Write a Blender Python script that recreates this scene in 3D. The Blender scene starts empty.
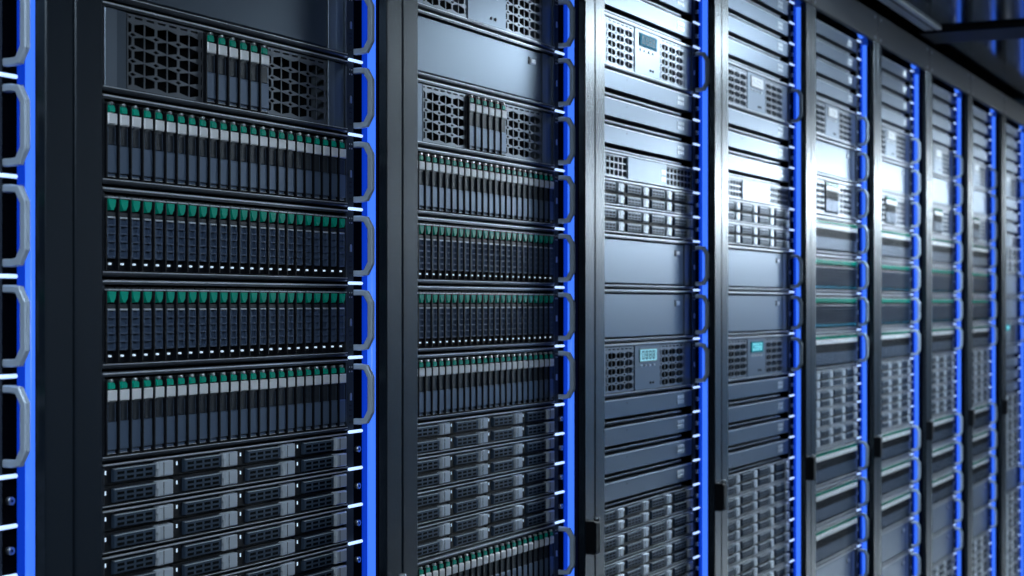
import bpy, bmesh, math
from mathutils import Vector
C = bpy.context.scene.collection
U = 0.04445
CAMZ = 1.30
Z0 = CAMZ + 0.0242            # height of the unit boundary just above eye level
YF, YP = 1.061, 1.020         # server faces, cabinet door posts
X0 = 1.212                    # left side of the first complete cabinet

# ------------------------------------------------------------ materials
def mat(name, col, rough=0.4, metal=0.0, emit=None, es=1.0, spec=0.5, noise=0.0, bump=0.0, nscale=60, coat=0.0, rnoise=0.0):
    m = bpy.data.materials.new(name); m.use_nodes = True
    nt = m.node_tree; b = nt.nodes['Principled BSDF']
    b.inputs['Base Color'].default_value = (*col, 1)
    b.inputs['Roughness'].default_value = rough
    b.inputs['Metallic'].default_value = metal
    b.inputs['Specular IOR Level'].default_value = spec
    b.inputs['Coat Weight'].default_value = coat
    if emit:
        b.inputs['Emission Color'].default_value = (*emit, 1)
        b.inputs['Emission Strength'].default_value = es
    if noise or bump or rnoise:
        tc = nt.nodes.new('ShaderNodeTexCoord')
        n = nt.nodes.new('ShaderNodeTexNoise'); n.inputs['Scale'].default_value = nscale
        n.inputs['Detail'].default_value = 4
        nt.links.new(tc.outputs['Object'], n.inputs['Vector'])
        if noise:
            mx = nt.nodes.new('ShaderNodeMix'); mx.data_type = 'RGBA'
            mx.inputs['A'].default_value = (*[c*(1-noise) for c in col], 1)
            mx.inputs['B'].default_value = (*[c*(1+noise) for c in col], 1)
            nt.links.new(n.outputs['Fac'], mx.inputs['Factor'])
            nt.links.new(mx.outputs['Result'], b.inputs['Base Color'])
        if rnoise:
            mr = nt.nodes.new('ShaderNodeMapRange')
            mr.inputs['To Min'].default_value = rough - rnoise
            mr.inputs['To Max'].default_value = rough + rnoise
            nt.links.new(n.outputs['Fac'], mr.inputs['Value'])
            nt.links.new(mr.outputs['Result'], b.inputs['Roughness'])
        if bump:
            bp = nt.nodes.new('ShaderNodeBump'); bp.inputs['Strength'].default_value = bump
            bp.inputs['Distance'].default_value = 0.0004
            nt.links.new(n.outputs['Fac'], bp.inputs['Height'])
            nt.links.new(bp.outputs['Normal'], b.inputs['Normal'])
    return m
M = {}
M['panel'] = mat('gunmetal_panel', (.14, .18, .235), .32, .85)
M['frame'] = mat('dark_bezel_metal', (.075, .09, .115), .28, .8)
M['rail'] = mat('painted_edge_highlight', (.75, .80, .88), .36, .55)  # pale metal for thin strips painted in as edge highlights
M['grille'] = mat('grille_metal', (.20, .225, .265), .32, .75)
M['strip'] = mat('slate_strip', (.23, .28, .35), .33, .75)
M['black'] = mat('black_plastic', (.005, .006, .009), .45, spec=.2)
M['void'] = mat('dark_interior', (.002, .003, .004), .8, spec=.1)
M['drive'] = mat('slate_drive_plastic', (.12, .175, .27), .33, .5)
M['driveb'] = mat('navy_drive_plastic', (.08, .12, .20), .35, .4, spec=.3)
M['slot'] = mat('drive_label_recess', (.022, .028, .038), .4, .3)
M['cap'] = mat('light_grey_cap', (.9, .93, .97), .38, .2)
M['green'] = mat('green_latch', (.0, .42, .29), .25, .0)
M['caddy'] = mat('grey_caddy_latch', (.66, .73, .82), .36, .35)
M['tray'] = mat('drive_tray', (.06, .095, .15), .36, .45, spec=.3)
M['handle'] = mat('grey_handle', (.58, .70, .86), .32, .1)
M['chrome'] = mat('chrome_clip', (.85, .88, .95), .28, 1.0)
M['clipglow'] = mat('clip_painted_glare', (.5, .6, .8), .2, emit=(.42, .60, 1.0), es=1.5)  # emission painted on the clips in place of glare; they are no lamps
M['ear'] = mat('dark_ear', (.035, .045, .060), .7, .0, spec=.12)
M['rubber'] = mat('black_rubber', (.001, .001, .0015), .8, spec=.03)
M['screw'] = mat('steel_screw', (.42, .46, .52), .35, .9)
M['post'] = mat('powder_coated_post', (.009, .014, .022), .27, .0, spec=.80)
M['post'].node_tree.nodes['Principled BSDF'].inputs['Specular Tint'].default_value = (.80, .91, 1, 1)
M['beam'] = mat('powder_coated_beam', (.009, .012, .018), .36, .0, spec=.35, noise=.12)
M['side'] = mat('cabinet_side_panel', (.006, .007, .009), .7, spec=.1)
M['led_b'] = mat('blue_light_tube', (.02, .05, .3), .3, emit=(.048, .185, 1.0), es=1.12)
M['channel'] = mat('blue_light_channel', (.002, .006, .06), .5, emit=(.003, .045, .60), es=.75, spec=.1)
M['ledcap'] = mat('blue_tube_cap', (.01, .03, .2), .3, emit=(.01, .07, .6), es=.35)
M['dot'] = mat('white_status_light', (.5, .6, .7), .4, emit=(.62, .8, 1.0), es=.75)
M['dotblue'] = mat('blue_status_light', (.05, .3, .5), .4, emit=(.02, .35, .65), es=1.0)
M['dotg'] = mat('pale_badge', (.62, .66, .70), .32, .8)
M['lcd'] = mat('lcd_screen', (.02, .07, .12), .85, spec=.1, emit=(.045, .23, .38), es=.8)
M['lcd_on'] = mat('lcd_screen_bright', (.1, .2, .25), .85, spec=.1, emit=(.30, .68, .85), es=.8)
M['lcd_teal'] = mat('lcd_screen_teal', (.02, .1, .12), .25, spec=.1, emit=(.0, .22, .30), es=.8)
M['lcd_white'] = mat('lcd_screen_pale', (.2, .2, .2), .25, emit=(.65, .75, .85), es=.7)
M['digit_dark'] = mat('lcd_digit_dark', (.01, .05, .08), .3, spec=.1, emit=(.01, .09, .15), es=.5)
M['digit_lit'] = mat('lcd_digit_lit', (.2, .5, .6), .3, emit=(.2, .75, .85), es=.8)
M['ceil'] = mat('glossy_dark_ceiling', (.012, .013, .016), .09, .0, spec=.6)
M['floor'] = mat('dark_floor_tile', (.008, .010, .014), .5, 0, noise=.2, nscale=3)
M['wall'] = mat('blue_grey_wall', (.025, .062, .12), .6, 0, noise=.08, nscale=2)
M['crossbar'] = mat('dark_crossbar', (.003, .004, .006), .45, spec=.2)
M['lamp'] = mat('lamp_diffuser', (.8, .8, .8), .4, emit=(.93, .97, 1.0), es=1.0)
M['lamphouse'] = mat('lamp_housing', (.03, .03, .035), .5, .2)

# ------------------------------------------------------------ mesh helper
class MB:
    def __init__(s, *mats): s.bm = bmesh.new(); s.mats = [M[m] for m in mats]
    def box(s, x0, x1, y0, y1, z0, z1, m=0, ch=0.0):
        """box; ch chamfers the four edges of the front (-Y) face"""
        b = s.bm
        if ch <= 0:
            v = [b.verts.new(p) for p in ((x0,y0,z0),(x1,y0,z0),(x1,y0,z1),(x0,y0,z1),(x0,y1,z0),(x1,y1,z0),(x1,y1,z1),(x0,y1,z1))]
            q = ((0,1,2,3),(5,4,7,6),(4,0,3,7),(1,5,6,2),(3,2,6,7),(4,5,1,0))
        else:
            c = ch
            v = [b.verts.new(p) for p in ((x0+c,y0,z0+c),(x1-c,y0,z0+c),(x1-c,y0,z1-c),(x0+c,y0,z1-c),
                 (x0,y0+c,z0),(x1,y0+c,z0),(x1,y0+c,z1),(x0,y0+c,z1),(x0,y1,z0),(x1,y1,z0),(x1,y1,z1),(x0,y1,z1))]
            q = ((0,1,2,3),(4,5,1,0),(5,6,2,1),(6,7,3,2),(7,4,0,3),(8,9,5,4),(9,10,6,5),(10,11,7,6),(11,8,4,7),(9,8,11,10))
        for f in q:
            fc = b.faces.new([v[i] for i in f]); fc.material_index = m
        return s
    def prof_x(s, x0, x1, pts, m=0):
        """(y,z) polygon extruded along x"""
        a = [s.bm.verts.new((x0, y, z)) for y, z in pts]; c = [s.bm.verts.new((x1, y, z)) for y, z in pts]
        n = len(pts)
        fs = [s.bm.faces.new(a), s.bm.faces.new(c[::-1])]
        for i in range(n): fs.append(s.bm.faces.new([a[i], c[i], c[(i+1)%n], a[(i+1)%n]][::-1]))
        for f in fs: f.material_index = m
        return s
    def prof_y(s, y0, y1, pts, m=0, inset=0.0):
        """(x,z) polygon (counter-clockwise seen from the front) extruded along y, front face slightly inset"""
        cx = sum(p[0] for p in pts)/len(pts); cz = sum(p[1] for p in pts)/len(pts)
        k = 1 - inset
        a = [s.bm.verts.new((cx+(x-cx)*k, y0, cz+(z-cz)*k)) for x, z in pts]; c = [s.bm.verts.new((x, y1, z)) for x, z in pts]
        n = len(pts); fs = [s.bm.faces.new(a), s.bm.faces.new(c[::-1])]
        for i in range(n): fs.append(s.bm.faces.new([a[i], c[i], c[(i+1)%n], a[(i+1)%n]]))
        for f in fs: f.material_index = m
        return s
    def cyl(s, p, q, r, n=12, m=0, smooth=True, r2=None):
        p, q = Vector(p), Vector(q); d = (q-p).normalized()
        u = d.orthogonal().normalized(); w = d.cross(u); r2 = r if r2 is None else r2
        a = []; c = []
        for i in range(n):
            t = 2*math.pi*i/n; o = u*math.cos(t)+w*math.sin(t)
            a.append(s.bm.verts.new(p+o*r)); c.append(s.bm.verts.new(q+o*r2))
        fs = [s.bm.faces.new(a[::-1]), s.bm.faces.new(c)]
        for f in fs: f.material_index = m
        for i in range(n):
            f = s.bm.faces.new([a[i], a[(i+1)%n], c[(i+1)%n], c[i]]); f.material_index = m; f.smooth = smooth
        return s
    def sweep(s, pts, w, h, m=0):
        """rectangular bar (w in x, h in the y-z plane) along a path in the y-z plane at x of each point, chamfered section"""
        rings = []
        for i, p in enumerate(pts):
            p = Vector(p)
            d0 = (p-Vector(pts[i-1])).normalized() if i else None
            d1 = (Vector(pts[i+1])-p).normalized() if i < len(pts)-1 else None
            t = ((d0 or d1)+(d1 or d0)).normalized()
            nrm = Vector((1,0,0)).cross(t).normalized()
            k = 1.0
            if d0 and d1: k = 1/max(.5, t.dot(d1))
            c = .3
            sec = [(-1+c,-1),(1-c,-1),(1,-1+c),(1,1-c),(1-c,1),(-1+c,1),(-1,1-c),(-1,-1+c)]
            rings.append([s.bm.verts.new(p+Vector((1,0,0))*a*w/2+nrm*b*h/2*k) for a, b in sec])
        n = 8
        for i in range(len(rings)-1):
            for j in range(n):
                f = s.bm.faces.new([rings[i][j], rings[i][(j+1)%n], rings[i+1][(j+1)%n], rings[i+1][j]]); f.material_index = m
        s.bm.faces.new(rings[0]); s.bm.faces.new(rings[-1])
        return s
    def mesh(s, name):
        bmesh.ops.recalc_face_normals(s.bm, faces=s.bm.faces[:])
        me = bpy.data.meshes.new(name); s.bm.to_mesh(me); s.bm.free()
        for m in s.mats: me.materials.append(m)
        return me
def part(name, me, parent=None, loc=(0,0,0)):
    o = bpy.data.objects.new(name, me); C.objects.link(o); o.location = loc
    if parent: o.parent = parent
    return o
def empty(name, loc):
    o = bpy.data.objects.new(name, None); C.objects.link(o); o.location = loc; o.empty_display_size = .05
    return o
def tag(o, label, cat, group=None):
    o['label'] = label; o['category'] = cat
    if group: o['group'] = group
    return o
def struct(o): o['kind'] = 'structure'; return o
def copy_tree(o, parent=None):
    c = o.copy(); C.objects.link(c)
    if parent: c.parent = parent
    for ch in [k for k in o.children]: copy_tree(ch, c)
    return c

# perforated plates: a filled 2D curve with hole splines, turned into a mesh
def plate(name, w, h, holes, mt, th=.0012):
    cu = bpy.data.curves.new(name, 'CURVE'); cu.dimensions = '2D'; cu.fill_mode = 'BOTH'; cu.extrude = th/2
    for pts in [[(0,0),(w,0),(w,h),(0,h)]] + holes:
        sp = cu.splines.new('POLY'); sp.points.add(len(pts)-1); sp.use_cyclic_u = True
        for i, (x, y) in enumerate(pts): sp.points[i].co = (x, y, 0, 1)
    ob = bpy.data.objects.new('tmp', cu); C.objects.link(ob)
    dg = bpy.context.evaluated_depsgraph_get(); dg.update()
    me = bpy.data.meshes.new_from_object(ob.evaluated_get(dg))
    bpy.data.objects.remove(ob); bpy.data.curves.remove(cu)
    for v in me.vertices: v.co = (v.co.x, v.co.z, v.co.y)      # stand it up, facing -Y
    me.flip_normals(); me.name = name; me.materials.clear(); me.materials.append(M[mt])
    return me
def hexholes(w, h, rows=5, off=.027, px=.0365, top=.006):
    hs = []; ry = (h-top-.003)/rows; lo, hi = .0015, w-.0015
    def add(p):
        q = [(min(max(x, lo), hi), z) for x, z in p]
        if max(x for x, _ in q)-min(x for x, _ in q) > .0015: hs.append(q)
    nb = int(w/px)+3
    for i in range(-1, nb):
        bx = off+(i)*px
        for r in range(rows):
            cz = .002+ry*(r+.5)
            add([(bx+.0009, cz-ry*.455), (bx+px/2-.0019, cz-ry*.26), (bx+px/2-.0019, cz+ry*.26), (bx+.0009, cz+ry*.455)])
            add([(bx-.0009, cz+ry*.455), (bx-px/2+.0019, cz+ry*.26), (bx-px/2+.0019, cz-ry*.26), (bx-.0009, cz-ry*.455)])
            if r < rows-1:
                dx, dz = bx+px/2, cz+ry/2
                if dx+.0052 < hi and dx-.0052 > lo: hs.append([(dx-.0050, dz), (dx, dz-ry*.15), (dx+.0050, dz), (dx, dz+ry*.15)])
        for s_ in (0, 1):
            x0 = bx+s_*px/2+.003; add([(x0, h-.0042), (x0+.012, h-.0042), (x0+.012, h-.0022), (x0, h-.0022)])
    return hs

L, R = .086, .536             # server body in cabinet coordinates
H2, H1 = 2*U, U
def chassis(H, vis=1.0):
    m = MB('void', 'frame')
    m.box(L+.001, R-.001, .024, .40, .002, H-.002, 1)
    m.box(L+.003, R-.003, .0235, .0245, .004, H-.004, 0)
    return m.mesh('chassis')
def bezel(H, t=.0048, side=.006, depth=.024, mt='frame'):
    """top and bottom rails with chamfers, plus end cheeks"""
    m = MB(mt, 'rail', 'black')
    for z0, z1, up in ((H-.0012-t, H-.0012, 1), (.0012, .0012+t, 0)):
        c = t*.45
        if up: pts = [(-.002, z0), (-.002, z1-c), (-.002+c, z1), (depth, z1), (depth, z0)]
        else: pts = [(-.002, z0+c), (-.002, z1), (depth, z1), (depth, z0), (-.002+c, z0)]
        m.prof_x(L, R, pts, 0)
    e = .0007
    m.box(L+.001, R-.001, -.0027, -.0015, H-.0012-t*.52, H-.0012-t*.52+e*2.2, 1)  # pale strips laid on the rails as their highlights
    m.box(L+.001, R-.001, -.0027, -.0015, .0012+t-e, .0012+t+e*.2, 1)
    m.box(L, L+side, -.0005, depth, .0012+t, H-.0012-t, 0, .0005); m.box(R-side*.5, R, -.0015, depth, .0012+t, H-.0012-t, 0, .0005)
    return m.mesh('bezel')
def ear_mesh(H, marks=True):
    m = MB('ear', 'dotg', 'black')
    m.box(R+.0006, R+.0155, -.001, .002, .0015, H-.0015, 0, .0004)
    if marks and H > .06:
        m.cyl((R+.0085, -.0018, H*.50), (R+.0085, -.0009, H*.50), .0018, 10, 1); m.box(R+.0067, R+.0103, -.0018, -.0009, H*.42, H*.50, 1)
        for dz in (.80, .86): 
            for dx in (.005, .010): m.box(R+dx, R+dx+.0016, -.0014, -.0009, H*dz, H*dz+.0016, 1)
        for dz in (.12, .2, .28, .34): m.box(R+.006, R+.0112, -.0013, -.0009, H*dz, H*dz+.002, 2)
    return m.mesh('mounting_ear')
def ear_left(H): return MB('ear').box(L-.017, L-.0006, -.001, .002, .0015, H-.0015, 0, .0004).mesh('mounting_ear')
def handle_mesh():
    m = MB('handle'); w, h = .0075, .0070
    z0, z1 = .0115, H2-.0115; yo = -.0215
    pts = [(0, .001, z0), (0, -.008, z0), (0, -.0150, z0+.001), (0, yo, z0+.0125), (0, yo, z1-.0125), (0, -.0150, z1-.001), (0, -.008, z1), (0, .001, z1)]
    m.sweep(pts, w, h)
    return m.mesh('handle')
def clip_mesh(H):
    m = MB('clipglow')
    m.cyl((R+.002, -.0028, H-.0002), (R+.031, -.0028, H-.0002), .0019, 10)  # glowing rod stands in for glare on the clip
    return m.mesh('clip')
def screw_mesh(H):
    m = MB('screw', 'black')
    m.cyl((R+.026, -.0028, H/2), (R+.026, .0022, H/2), .0036, 14); m.cyl((R+.026, -.0031, H/2), (R+.026, -.0027, H/2), .0015, 8, 1)
    return m.mesh('screw')
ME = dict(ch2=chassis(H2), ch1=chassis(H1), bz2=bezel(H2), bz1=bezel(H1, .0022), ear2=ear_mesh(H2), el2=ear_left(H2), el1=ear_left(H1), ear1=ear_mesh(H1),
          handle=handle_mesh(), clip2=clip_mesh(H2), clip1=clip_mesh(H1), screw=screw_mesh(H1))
HX = R+.0215
DY = {3: -.006, 4: -.009, 5: -.003}    # servers sit a little further forward in these cabinets
def base(name, H, z, x):
    t = empty(name, (x, YF+DY.get(round((x-X0)/.6)+1, 0), z)); two = H > .06
    part('chassis', ME['ch2' if two else 'ch1'], t)
    part('mounting_ear', ME['ear2' if two else 'ear1'], t); part('mounting_ear', ME['el2' if two else 'el1'], t); part('clip_glare_bar', ME['clip2' if two else 'clip1'], t)
    if two:
        part('handle', ME['handle'], t, (HX, 0, 0)); part('handle', ME['handle'], t, (L-.033, 0, 0))
    else: part('screw', ME['screw'], t)
    return t
# ---- drives -------------------------------------------------------------
def drive_a(w, h, merged=False):
    """upright slim drive: green latch, pale cap, dark recess, slate body; origin bottom left front"""
    g = .0009; x0, x1 = g, w-g
    b = MB('drive', 'slot', 'black', 'green', 'cap')
    b.box(x0, x1, .001, .020, .0, h, 2); b.box(.0002, .0018, -.0031, .002, .0, h*.97, 2)
    b.box(x0+.0017, x1-.0003, -.0018, .004, h*.065, h*.435, 0, .0006)
    b.box(x0+.0017, x1-.0003, -.0006, .004, h*.435, h*.70, 0, .0004)
    b.box(x0+.0048, x1-.0022, -.0010, .003, h*.44, h*.685, 1, .0003)
    b.prof_y(-.0016, .002, [(x0+.004, h*.67), (x1-.0022, h*.67), (x1-.003, h*.705), (x0+.005, h*.705)], 1)
    b.box(x0+.001, x1-.001, -.0004, .003, .001, h*.055, 0, .0003)
    for q in (.1, .5): b.box(x0+w*q, x0+w*q+w*.28, -.0022, -.0003, .0012, h*.02, 4)
    lt = b if merged else MB('green', 'dotg'); cp = b if merged else MB('cap')
    gi, ci = (3, 4) if merged else (0, 0)
    cp.box(x0+.0018, x1-.0006, -.0032, .004, h*.705, h*.855, ci, .0010)
    n = 9; pts = []
    for i in range(n):
        t = math.pi*i/(n-1)
        pts.append((w*.5+math.cos(t)*w*.31, h*.915+math.sin(t)*h*.055))
    pts += [(w*.5-w*.26, h*.858), (w*.5+w*.30, h*.858)]
    lt.prof_y(-.0026, .004, pts, gi, .22)
    lt.cyl((w*.44, -.0034, h*.985), (w*.44, .002, h*.975), .0016, 8, 4 if merged else 1)
    return [b.mesh('drive')] + ([] if merged else [cp.mesh('cap'), lt.mesh('latch')])
def drive_b(w, h, merged=False):
    g = .0009; x0, x1 = g, w-g
    b = MB('driveb', 'slot', 'black', 'green', 'dotblue' if merged else 'dot', 'caddy')
    b.box(x0, x1, .002, .020, 0, h, 2); b.box(.0002, .0022, -.0024, .003, .0, h*.95, 2)
    a, c = x0+.0030, x1-.0012
    zb, zt = h*.17, h*.70
    b.box(a, a+.0016, -.0012, .003, zb, zt, 0, .0003); b.box(c-.0016, c, -.0012, .003, zb, zt, 0, .0003)
    n = 5
    for i in range(n+1):
        z = zb+(zt-zb)*i/n; b.box(a+.001, c-.001, -.0016, .003, z-.0009, z+.0009, 5 if i == n else 0, .0003)
    b.box(a, c, .0006, .003, zb, zt, 0)
    lt = b if merged else MB('green', 'rail'); dt = b if merged else MB('dot'); gi, di = (3, 4) if merged else (0, 0)
    lt.prof_y(-.0030, .004, [(x0+.0012, h*.955), (x0+.0030, h*.86), (x0+.0062, h*.785), (x1-.0062, h*.785), (x1-.0030, h*.85), (x1-.0018, h*.955)][::-1], gi, .14)
    lt.box(x0+.0006, x1-.0006, -.0036, .001, h*.955, h*.972, 5 if merged else 1)
    b.box(a, c, -.0012, .003, h*.715, h*.775, 1, .0006)
    dt.cyl((w*.52, -.0008, h*.085), (w*.52, .003, h*.085), .0026 if merged else .0010, 10, di)
    return [b.mesh('drive')] + ([] if merged else [lt.mesh('latch'), dt.mesh('status_light')])
def drive_h(w, h, merged=False, light=False):
    """lying drive tray with ribbed front and grey squeeze latch on its right"""
    b = MB('tray', 'void', 'black', 'caddy', 'dot')
    b.box(.0006, w-.0006, .003, .020, 0, h, 2, .0003)
    b.box(.0012, w*.135, .0010, .006, .001, h-.001, 2, .0005)
    x0, x1 = w*.165, w*.735; z0, z1 = h*.14, h*.84
    b.box(x0, x1, -.0016, .006, z0, z1, 0, .0010)
    sw = (x1-x0-.006)/4
    for i in range(4):
        for z in (z0+h*.11, z0+h*.37): b.box(x0+.0035+sw*i, x0+.0035+sw*i+sw*.74, -.0018, .0, z, z+h*.15, 1)
    b.box(x0, x1, -.0020, .001, z1-.0011, z1-.0002, 3)
    lt = b if merged else MB('caddy', 'slot'); dt = b if merged else MB('dot'); li, di = (3, 4) if merged else (0, 0)
    a, c = w*.755, w*.965
    lt.box(a, c, -.0040, .004, h*.10, h*.90, li, .0014)
    lt.box(a-.002, a+.004, -.0028, .004, h*.52, h*.86, li, .0006)
    lt.box(a+.0065, a+.0073, -.0043, -.0034, h*.16, h*.84, 1)
    dt.box(w*.055, w*.069, .0003, .003, h*.56, h*.76, di)
    return [b.mesh('drive')] + ([] if merged else [lt.mesh('latch'), dt.mesh('status_light')])
DW = (R-.003-L-.005)/24; DH = H2-.0160
DR = {}
for far in (0, 1):
    DR['A', far] = drive_a(DW, DH, far); DR['B', far] = drive_b(DW, DH, far)
    DR['M', far] = drive_a(.0198, DH+.001, far); DR['H', far] = drive_h(.1122, .0190, far)
SUB = {'A': ('cap', 'latch'), 'M': ('cap', 'latch'), 'B': ('latch', 'status_light'), 'H': ('latch', 'status_light')}
def put_drive(kind, far, parent, loc):
    ms = DR[kind, far]; d = part('drive', ms[0], parent, loc)
    if not far:
        for n, me in zip(SUB[kind], ms[1:]): part(n, me, d)
    return d
# ---- unit fronts --------------------------------------------------------
hx = hexholes(.124, H2-.0150)
GR = plate('grille', .124, H2-.0150, hx, 'grille', .0008)
def sqholes(w, h, nx, nz):
    hs = []; px = (w-.002)/nx; pz = (h-.002)/nz
    for i in range(nx):
        for j in range(nz):
            x, z = .001+px*i, .001+pz*j; hs.append([(x+px*.10, z+pz*.11), (x+px*.90, z+pz*.11), (x+px*.90, z+pz*.89), (x+px*.10, z+pz*.89)])
    return hs
SQ = plate('grille', .129, H1-.009, sqholes(.129, H1-.009, 7, 3), 'grille', .0006)
def mesh6(t, far):
    part('bezel', ME['bz2'], t)
    m = MB('strip', 'panel'); z0, z1 = .0065, H2-.0065; m2 = MB('strip', 'panel')
    m.box(L+.006, L+.0245, -.0004, .024, z0, z1, 0, .0006); m.box(L+.0250, L+.0405, .0010, .024, z0, z1, 1, .0006)
    m2.box(L+.409+.0005, L+.4240, -.0002, .024, z0, z1, 0, .0006); m2.box(L+.4245, R-.0035, .0008, .024, z0, z1, 1, .0006)
    part('side_strip', m.mesh('side_strip'), t); part('side_strip', m2.mesh('side_strip'), t)
    part('grille', GR, t, (L+.041, .001, .0075)); part('grille', GR, t, (L+.285, .001, .0075))
    for i in range(6): put_drive('M', far, t, (L+.1655+i*.0199, 0, .0075))
def display(kind):
    bg, fg = {'dim': ('lcd', 'digit_dark'), 'on': ('lcd_on', 'digit_dark'), 'teal': ('lcd_teal', 'digit_lit'), 'pale': ('lcd_white', 'dotg')}[kind]
    m = MB('black', bg, fg); w, h = .078, .020
    m.box(-.001, w+.002, -.0012, .001, -.001, h+.001, 0, .0004); m.box(.0, w, -.0016, .0, .0, h, 1)
    for i in range(4):
        x = .008+i*.0165; a, b_, q = .011, .0145, .0024; z = .0030
        for bx in ((x, x+a, z, z+q), (x, x+a, z+b_/2-q/2, z+b_/2+q/2), (x, x+a, z+b_-q, z+b_), (x, x+q, z, z+b_), (x+a-q, x+a, z, z+b_)):
            if i == 0 and abs(bx[2]-(z+b_/2-q/2)) < 1e-6: continue
            m.box(bx[0], bx[1], -.0020, -.0010, bx[2], bx[3], 2)
    return m.mesh('display')
DISP = {k: display(k) for k in ('dim', 'on', 'teal', 'pale')}
def mcenter():
    m = MB('panel', 'black'); m.box(L+.1655, L+.2845, -.0008, .024, .0065, H2-.0065, 0, .0008)
    return m.mesh('center_panel')
MC = mcenter()
def mbuttons():
    m = MB('frame', 'dotg')
    for i in range(4): m.box(i*.0195, i*.0195+.008, -.0018, 0, .0, .0035, 1, .0005)
    return m.mesh('button_row')
MBT = mbuttons()
MLT = MB('slot').cyl((0, -.0015, 0), (0, .0005, 0), .0022, 10).mesh('indicator')
MSS = MB('strip').box(L+.006, L+.0405, .0002, .024, .0065, H2-.0065, 0, .0006).mesh('side_strip')
MSR = MB('strip', 'panel').box(L+.4095, R-.0035, .0004, .024, .0065, H2-.0065, 1, .0006).mesh('side_strip')
def disp(t, far, kind='dim'):
    part('bezel', ME['bz2'], t); part('side_strip', MSS, t); part('side_strip', MSR, t)
    part('grille', GR, t, (L+.041, .001, .0075)); part('grille', GR, t, (L+.285, .001, .0075))
    c = part('center_panel', MC, t)
    part('display', DISP[kind], c, (L+.1865, -.0008, H2-.0335)); part('button_row', MBT, c, (L+.1890, -.0008, H2-.0425))
    part('indicator', MLT, c, (L+.237, -.0008, .018)); part('indicator', MLT, c, (L+.250, -.0008, .018))
def mblank():
    m = MB('panel', 'strip'); z0, z1 = .0075, H2-.0075
    m.box(L+.0175, R-.0410, .0010, .024, z0+.0012, z1-.0012, 0, .0010); m.box(L+.006, L+.0160, -.0002, .024, z0, z1, 1, .0005)
    m.box(R-.0395, R-.0205, .0002, .024, z0, z1, 1, .0005); m.box(R-.0190, R-.0035, .0014, .024, z0, z1, 0, .0005)
    return m.mesh('face_panel')
MBL = mblank()
MBG = MB('dotg', 'slot').box(0, .006, -.001, .001, 0, .011, 1, .0003).box(.007, .026, -.0014, .001, .001, .010, 0, .002).mesh('badge')
def blank(t, far):
    part('bezel', ME['bz2'], t); f = part('face_panel', MBL, t); part('badge', MBG, f, (L+.362, .0010, H2-.030))
def mflat():
    m = MB('panel', 'rail', 'slot'); z0, z1 = .0115, H1-.0030
    m.prof_x(L+.001, R-.010, [(-.0025, z0+.0005), (-.003, z1-.0012), (-.0018, z1), (.024, z1), (.024, z0)], 0)
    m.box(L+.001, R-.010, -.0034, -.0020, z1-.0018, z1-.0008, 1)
    m.cyl((L+.125, -.0032, z1-.008), (L+.125, -.002, z1-.008), .0013, 8, 2)
    return m.mesh('face_panel')
MFL = mflat()
def mlower():
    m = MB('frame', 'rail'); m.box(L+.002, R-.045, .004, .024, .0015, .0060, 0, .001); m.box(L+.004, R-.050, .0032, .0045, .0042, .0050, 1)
    return m.mesh('lower_rail')
MLO = mlower()
def mb6():
    m = MB('dotg', 'slot')
    for i in range(3):
        for j in range(2): m.box(i*.0115, i*.0115+.0095, -.001, .001, j*.0085, j*.0085+.0068, 0, .0008)
    return m.mesh('badge')
MB6 = mb6()
def flat(t, far):
    f = part('face_panel', MFL, t); part('badge', MB6, f, (L+.366, -.0026, .0185)); part('lower_rail', MLO, t)
def msq():
    m = MB('panel', 'dotg', 'slot'); m.box(L+.1335, L+.3165, -.0012, .024, .0035, H1-.0035, 0, .0008)
    for j, x in ((0, .290), (1, .290)):
        for i in range(2): m.box(L+x+i*.011, L+x+i*.011+.0085, -.0018, -.001, .010+j*.012, .018+j*.012, 1, .0006)
    return m.mesh('center_panel')
MSQ = msq()
def square(t, far):
    part('bezel', ME['bz1'], t); part('center_panel', MSQ, t)
    part('grille', SQ, t, (L+.004, .001, .0045)); part('grille', SQ, t, (L+.3175, .001, .0045))
def sffa(t, far):
    part('bezel', ME['bz2'], t)
    for i in range(24): put_drive('A', far, t, (L+.005+DW*i, 0, .0075))
def sffb(t, far):
    part('bezel', ME['bz2'], t)
    for i in range(24): put_drive('B', far, t, (L+.005+DW*i, 0, .0075))
def hdd(t, far):
    part('bezel', ME['bz1'], t)
    for r in range(2):
        for c in range(4): put_drive('H', far, t, (L+.0010+c*.1122, 0, .0030+r*.0196))

TYPES = {
 'mesh6': (H2, mesh6, 'grille_server', 'server with hexagon grilles either side of six upright drives'),
 'disp': (H2, disp, 'display_server', 'server with hexagon grilles either side of a small lit display panel'),
 'blank': (H2, blank, 'smooth_server', 'smooth plain-faced server with side handle and tiny pale badge'),
 'flat': (H1, flat, 'slim_switch', 'slim flat grey panel unit with six pale squares at its right'),
 'sq': (H1, square, 'slim_server', 'slim server with square-hole grilles beside a pale centre plate'),
 'a': (H2, sffa, 'storage_server', 'storage server with upright drives, green latches and pale grey caps'),
 'b': (H2, sffb, 'storage_server', 'storage server with upright ladder-ribbed dark drives and green latches'),
 'h': (H1, hdd, 'drive_shelf', 'slim shelf of eight flat-lying drives with grey latches'),
}
GRP = {'mesh6': 'grille servers with six drives', 'disp': 'servers with lit displays', 'blank': 'smooth plain-faced servers', 'flat': 'slim flat panel units',
       'sq': 'slim square-grille servers', 'a': 'storage servers with pale caps', 'b': 'storage servers with ribbed dark drives', 'h': 'slim drive shelves'}
LOWA = [(-4,'h'),(-5,'h'),(-6,'h'),(-7,'h')]
MIDA = [(10,'disp'),(8,'blank'),(6,'mesh6'),(4,'a'),(2,'b'),(0,'b'),(-2,'a')]
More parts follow.
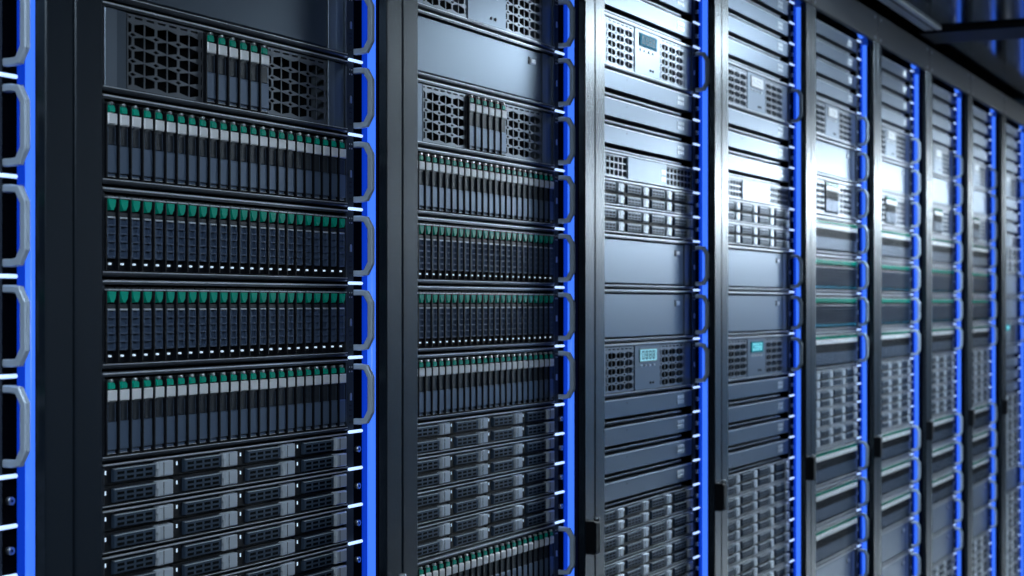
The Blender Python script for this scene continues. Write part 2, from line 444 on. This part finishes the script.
def lay_b(lo, top=14): return [(k,'flat') for k in range(top, 10, -1)] + [(10,'disp'),(8,'flat'),(7,'flat'),(6,'flat'),(5,'sq'),(4,'h'),(3,'h'),(2,'blank'),(0,'blank'),(-2,'disp'),(-4,'flat'),(-5,'flat'),(-6,'flat'),(-7,'flat')] + [(k,'h') for k in range(-8, lo, -1)]
FL = [(k,'flat') for k in (14,13,12,11)]
LAY = {
 0: MIDA[1:]+LOWA,
 1: MIDA[1:]+LOWA,
 2: MIDA+LOWA+[(-8,'a')],
 3: lay_b(-12, 12),
 4: lay_b(-14),
 5: FL+MIDA+LOWA+[(-8,'a'),(-10,'a'),(-12,'a'),(-14,'blank')],
 6: FL+MIDA+LOWA+[(-8,'a'),(-10,'a'),(-12,'a'),(-14,'blank'),(-16,'blank')],
 7: FL+MIDA+LOWA+[(-8,'a'),(-10,'a'),(-12,'a'),(-14,'blank'),(-16,'blank'),(-18,'h'),(-19,'h'),(-20,'h')],
 8: FL+MIDA+LOWA+[(-8,'a'),(-10,'a'),(-12,'a'),(-14,'blank'),(-16,'blank'),(-18,'h'),(-19,'h'),(-20,'h'),(-21,'h'),(-22,'blank')],
 9: lay_b(-14)+[(-14,'blank')]+[(k,'h') for k in range(-16, -24, -1)]+[(-24,'blank')],
}
DK = {3: ('dim', 'on'), 4: ('pale', 'teal')}
RN = ['cut-off leftmost cabinet', 'nearest full cabinet', 'second full cabinet', 'third full cabinet', 'fourth full cabinet', 'fifth full cabinet', 'sixth full cabinet', 'seventh full cabinet', 'eighth full cabinet', 'rightmost cabinet']
ORD = ['topmost', 'second from top', 'third from top', 'fourth from top', 'fifth from top', 'sixth from top', 'seventh from top', 'eighth from top', 'ninth from top',
       'tenth from top', 'eleventh from top', 'twelfth from top', 'thirteenth from top', 'fourteenth from top', 'fifteenth from top', 'sixteenth from top', 'seventeenth from top', 'eighteenth from top', 'nineteenth from top']
SHORT = {'mesh6': 'six-drive server with hexagon grilles', 'disp': 'server with small screen between grilles', 'blank': 'smooth plain-faced server', 'flat': 'slim flat grey panel',
         'sq': 'slim server with square-hole grilles', 'a': 'pale-capped green-latched storage server', 'b': 'dark ribbed-drive storage server', 'h': 'slim shelf of eight flat-lying drives'}
for k, lay in LAY.items():
    x = X0+.6*(k-1); far = 1 if k >= 5 else 0; cnt = {}; nd = 0
    tot = {}
    for _, ty in lay: tot[ty] = tot.get(ty, 0)+1
    for u, ty in lay:
        H, fn, nm, look = TYPES[ty]
        t = base(nm, H, Z0+u*U-H, x)
        if ty == 'disp':
            kind = 'pale' if far else DK.get(k, ('dim', 'dim'))[min(nd, 1)]
            if k == 9 and nd: kind = 'teal'
            nd += 1; disp(t, far, kind)
        else: fn(t, far)
        i = cnt.get(ty, 0); cnt[ty] = i+1
        if tot[ty] == 1: lab = '%s in the %s from the left' % (SHORT[ty], RN[k])
        else: lab = '%s, %s in the %s' % (SHORT[ty], 'lowest' if i == tot[ty]-1 else ORD[i], RN[k])
        tag(t, lab, 'server', GRP[ty])

# ------------------------------------------------------------ cabinets
ZT = CAMZ+.646
def cabinet_parts():
    P = []
    top = ZT+.0005
    for a, b in ((.0015, .0390), (.5620, .5985)):
        m = MB('post'); m.box(a, b, YP, YP+.0105, .06, top, 0, .0012); P.append(('post', m.mesh('post')))
    m = MB('beam'); m.box(.0015, .5985, YP, YP+.0105, top+.001, top+.073, 0, .0015); P.append(('top_beam', m.mesh('top_beam')))
    m = MB('beam'); m.box(.0015, .5985, YP+.004, YP+.0145, .0, .058, 0, .0015); P.append(('plinth', m.mesh('plinth')))
    for a in (.002, .593):
        m = MB('side'); m.box(a, a+.005, YP+.012, YP+.95, .0, top+.070); P.append(('side_panel', m.mesh('side_panel')))
    m = MB('side'); m.box(.0075, .5925, YP+.013, YP+.95, top+.055, top+.070); P.append(('roof_panel', m.mesh('roof_panel')))
    m = MB('side'); m.box(.0075, .5925, YP+.94, YP+.95, .0, top+.054); P.append(('back_panel', m.mesh('back_panel')))
    for a, b in ((.0300, .0500), (R+.0160, .5740)):
        m = MB('rubber', 'rubber'); m.box(a, b, YF+.0025, YF+.0045, .06, top+.01)
        m.box(a if a < .3 else b-.002, (a+.002) if a < .3 else b, YF+.0045, YF+.04, .06, top+.01); P.append(('mounting_rail', m.mesh('mounting_rail')))
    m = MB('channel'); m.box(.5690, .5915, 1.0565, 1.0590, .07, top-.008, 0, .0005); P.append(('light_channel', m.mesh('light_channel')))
    m = MB('led_b'); m.cyl((.5775, 1.0505, .07), (.5775, 1.0505, top-.008), .0050, 20)
    P.append(('light_tube', m.mesh('light_tube')))
    m = MB('rubber'); m.box(.5625, .5980, YP+.0110, YP+.0125, .06, top); P.append(('added_glow_blocker', m.mesh('added_glow_blocker')))  # black strip added behind the post to stop tube glow reflecting
    m = MB('ledcap', 'led_b'); z = top-.008
    m.cyl((.5805, 1.053, z), (.5805, 1.053, z+.022), .0092, 16); m.cyl((.5805, 1.053, z+.022), (.5805, 1.053, z+.045), .0080, 16, 1, r2=.006)
    m.cyl((.576, 1.053, z+.030), (.530, 1.048, z+.016), .0055, 10, 0); m.cyl((.532, 1.048, z+.016), (.512, 1.046, z+.018), .0060, 10, 1)
    P.append(('light_tube_connector', m.mesh('light_tube_connector')))
    m = MB('black', 'screw'); zz = CAMZ-.380
    m.box(.5640, .5850, YP-.016, YP-.0005, zz, zz+.050, 0, .003); m.cyl((.5800, YP-.0110, zz+.050), (.5800, YP-.0110, zz+.0545), .0045, 12, 1)
    P.append(('door_latch', m.mesh('door_latch')))
    for px, pz in ((.030, .010), (.570, .010), (.030, .060), (.570, .060)):
        m = MB('screw'); m.cyl((px, YP-.0014, top+pz), (px, YP+.0005, top+pz), .0032, 10); P.append(('screw', m.mesh('screw')))
    return P
CP = cabinet_parts()
for k in range(0, 10):
    t = empty('server_cabinet', (X0+.6*(k-1), 0, 0))
    for n, me in CP: part(n, me, t, (0, DY.get(k, 0) if n.startswith(('light', 'mounting')) else 0, 0))
    tag(t, 'black cabinet frame with a glowing blue light tube, %s from the left' % RN[k] if 0 < k < 9 else 'black cabinet frame with a glowing blue light tube, %s' % RN[k], 'cabinet', 'server cabinets in a row')

# ------------------------------------------------------------ room
ZC = CAMZ+.742
XA, XB, YA, YB = -3, 22, -2.2, 2.6
struct(part('floor', MB('floor').box(XA, XB, YA, YB, -.05, -.001).mesh('floor')))
struct(part('ceiling', MB('ceil').box(XA, XB, YA, YB, ZC, ZC+.05).mesh('ceiling')))
struct(part('wall_front', MB('wall').box(XA, XB, YA-.1, YA, 0, ZC).mesh('wall_front')))
struct(part('wall_back', MB('wall').box(XA, XB, YB, YB+.1, 0, ZC).mesh('wall_back')))
struct(part('wall_right', MB('wall').box(XB, XB+.1, YA, YB, 0, ZC).mesh('wall_right')))
struct(part('wall_left', MB('wall').box(XA-.1, XA, YA, YB, 0, ZC).mesh('wall_left')))
me = MB('crossbar').box(4.650, 4.850, -2.19, 1.015, ZC-.012, ZC-.0005).mesh('crossbar')
tag(part('ceiling_crossbar', me), 'dark bar crossing the glossy ceiling at the upper right', 'ceiling bar')
tag(part('beam_reflection_strip', MB('cap', 'black').box(.5, 4.645, .951, .997, ZC-.006, ZC-.0005, 0, .002).box(.5, 4.645, .966, .971, ZC-.0066, ZC-.0058, 1).mesh('beam_reflection_strip')), 'pale strip painted on the ceiling as the beam reflection, ending at the dark bar', 'painted reflection')  # pale strip stands in for the lit beam mirrored in the ceiling
def lamp(x, y, sx, sy, es, label, col=(.93, .97, 1.0), added_spill_plate=0, end=False):
    t = empty('ceiling_light', (x, y, ZC))
    part('housing', MB('lamphouse').box(-sx/2-.01, sx/2+.01, -sy/2-.01, sy/2+.01, -.016, -.0005).mesh('housing'), t)
    mm = M['lamp'].copy(); bs = mm.node_tree.nodes['Principled BSDF']
    bs.inputs['Emission Strength'].default_value = es; bs.inputs['Emission Color'].default_value = (*col, 1)
    m = MB('lamp'); m.mats = [mm]; m.box(-sx/2, sx/2, -sy/2, sy/2, -.022, -.0165)
    part('diffuser', m.mesh('diffuser'), t)
    if added_spill_plate: part('added_spill_plate', MB('lamphouse').box(-sx/2-.03, sx/2+.03, -sy/2-.05, -sy/2-.045, -added_spill_plate, -.0005).mesh('added_spill_plate'), t)  # unseen plates added to keep lamp light off the walls
    if end: part('added_spill_plate', MB('lamphouse').box(sx/2+.035, sx/2+.04, -sy/2-.045, sy/2+.03, -added_spill_plate, -.0005).mesh('added_spill_plate'), t)
    tag(t, label, 'ceiling light')
lamp(4.35, .33, .85, .30, 36, 'long ceiling light with added spill plate over the aisle, nearest the racks', (.74, .89, 1.0), added_spill_plate=.16)
lamp(10.6, -1.3, 2.2, .8, 112, 'wide ceiling light far down the aisle', (.78, .91, 1.0), added_spill_plate=.30, end=True)
lamp(11.0, -2.0, 3.6, .3, 13, 'added unseen ceiling light washing the wall for a blue reflection', (.35, .62, 1.0))  # lamp added so the wall mirrors bluish in the lower racks
lamp(.45, .10, 1.0, .35, 20, 'ceiling light with added spill plate above the photographer', (.74, .88, 1.0), added_spill_plate=.16)

w = bpy.data.worlds.new('World'); bpy.context.scene.world = w; w.use_nodes = True
w.node_tree.nodes['Background'].inputs[0].default_value = (.05, .08, .14, 1)
w.node_tree.nodes['Background'].inputs[1].default_value = .3

# ------------------------------------------------------------ camera
F, YAW = 1707.0, math.radians(25.71)
cd = bpy.data.cameras.new('Camera'); cam = bpy.data.objects.new('Camera', cd); C.objects.link(cam)
cam.location = (0, 0, CAMZ); cam.rotation_euler = (math.pi/2, 0, YAW-math.pi/2)
cd.sensor_width = 36; cd.lens = F/1024*36; cd.shift_y = 15.2/1024
cd.dof.use_dof = True; cd.dof.focus_distance = 2.0; cd.dof.aperture_fstop = 9.5
cd.clip_start = .05
bpy.context.scene.camera = cam
vs = bpy.context.scene.view_settings
vs.view_transform = 'Standard'; vs.look = 'None'; vs.gamma = 1; vs.exposure = 0; vs.use_curve_mapping = False
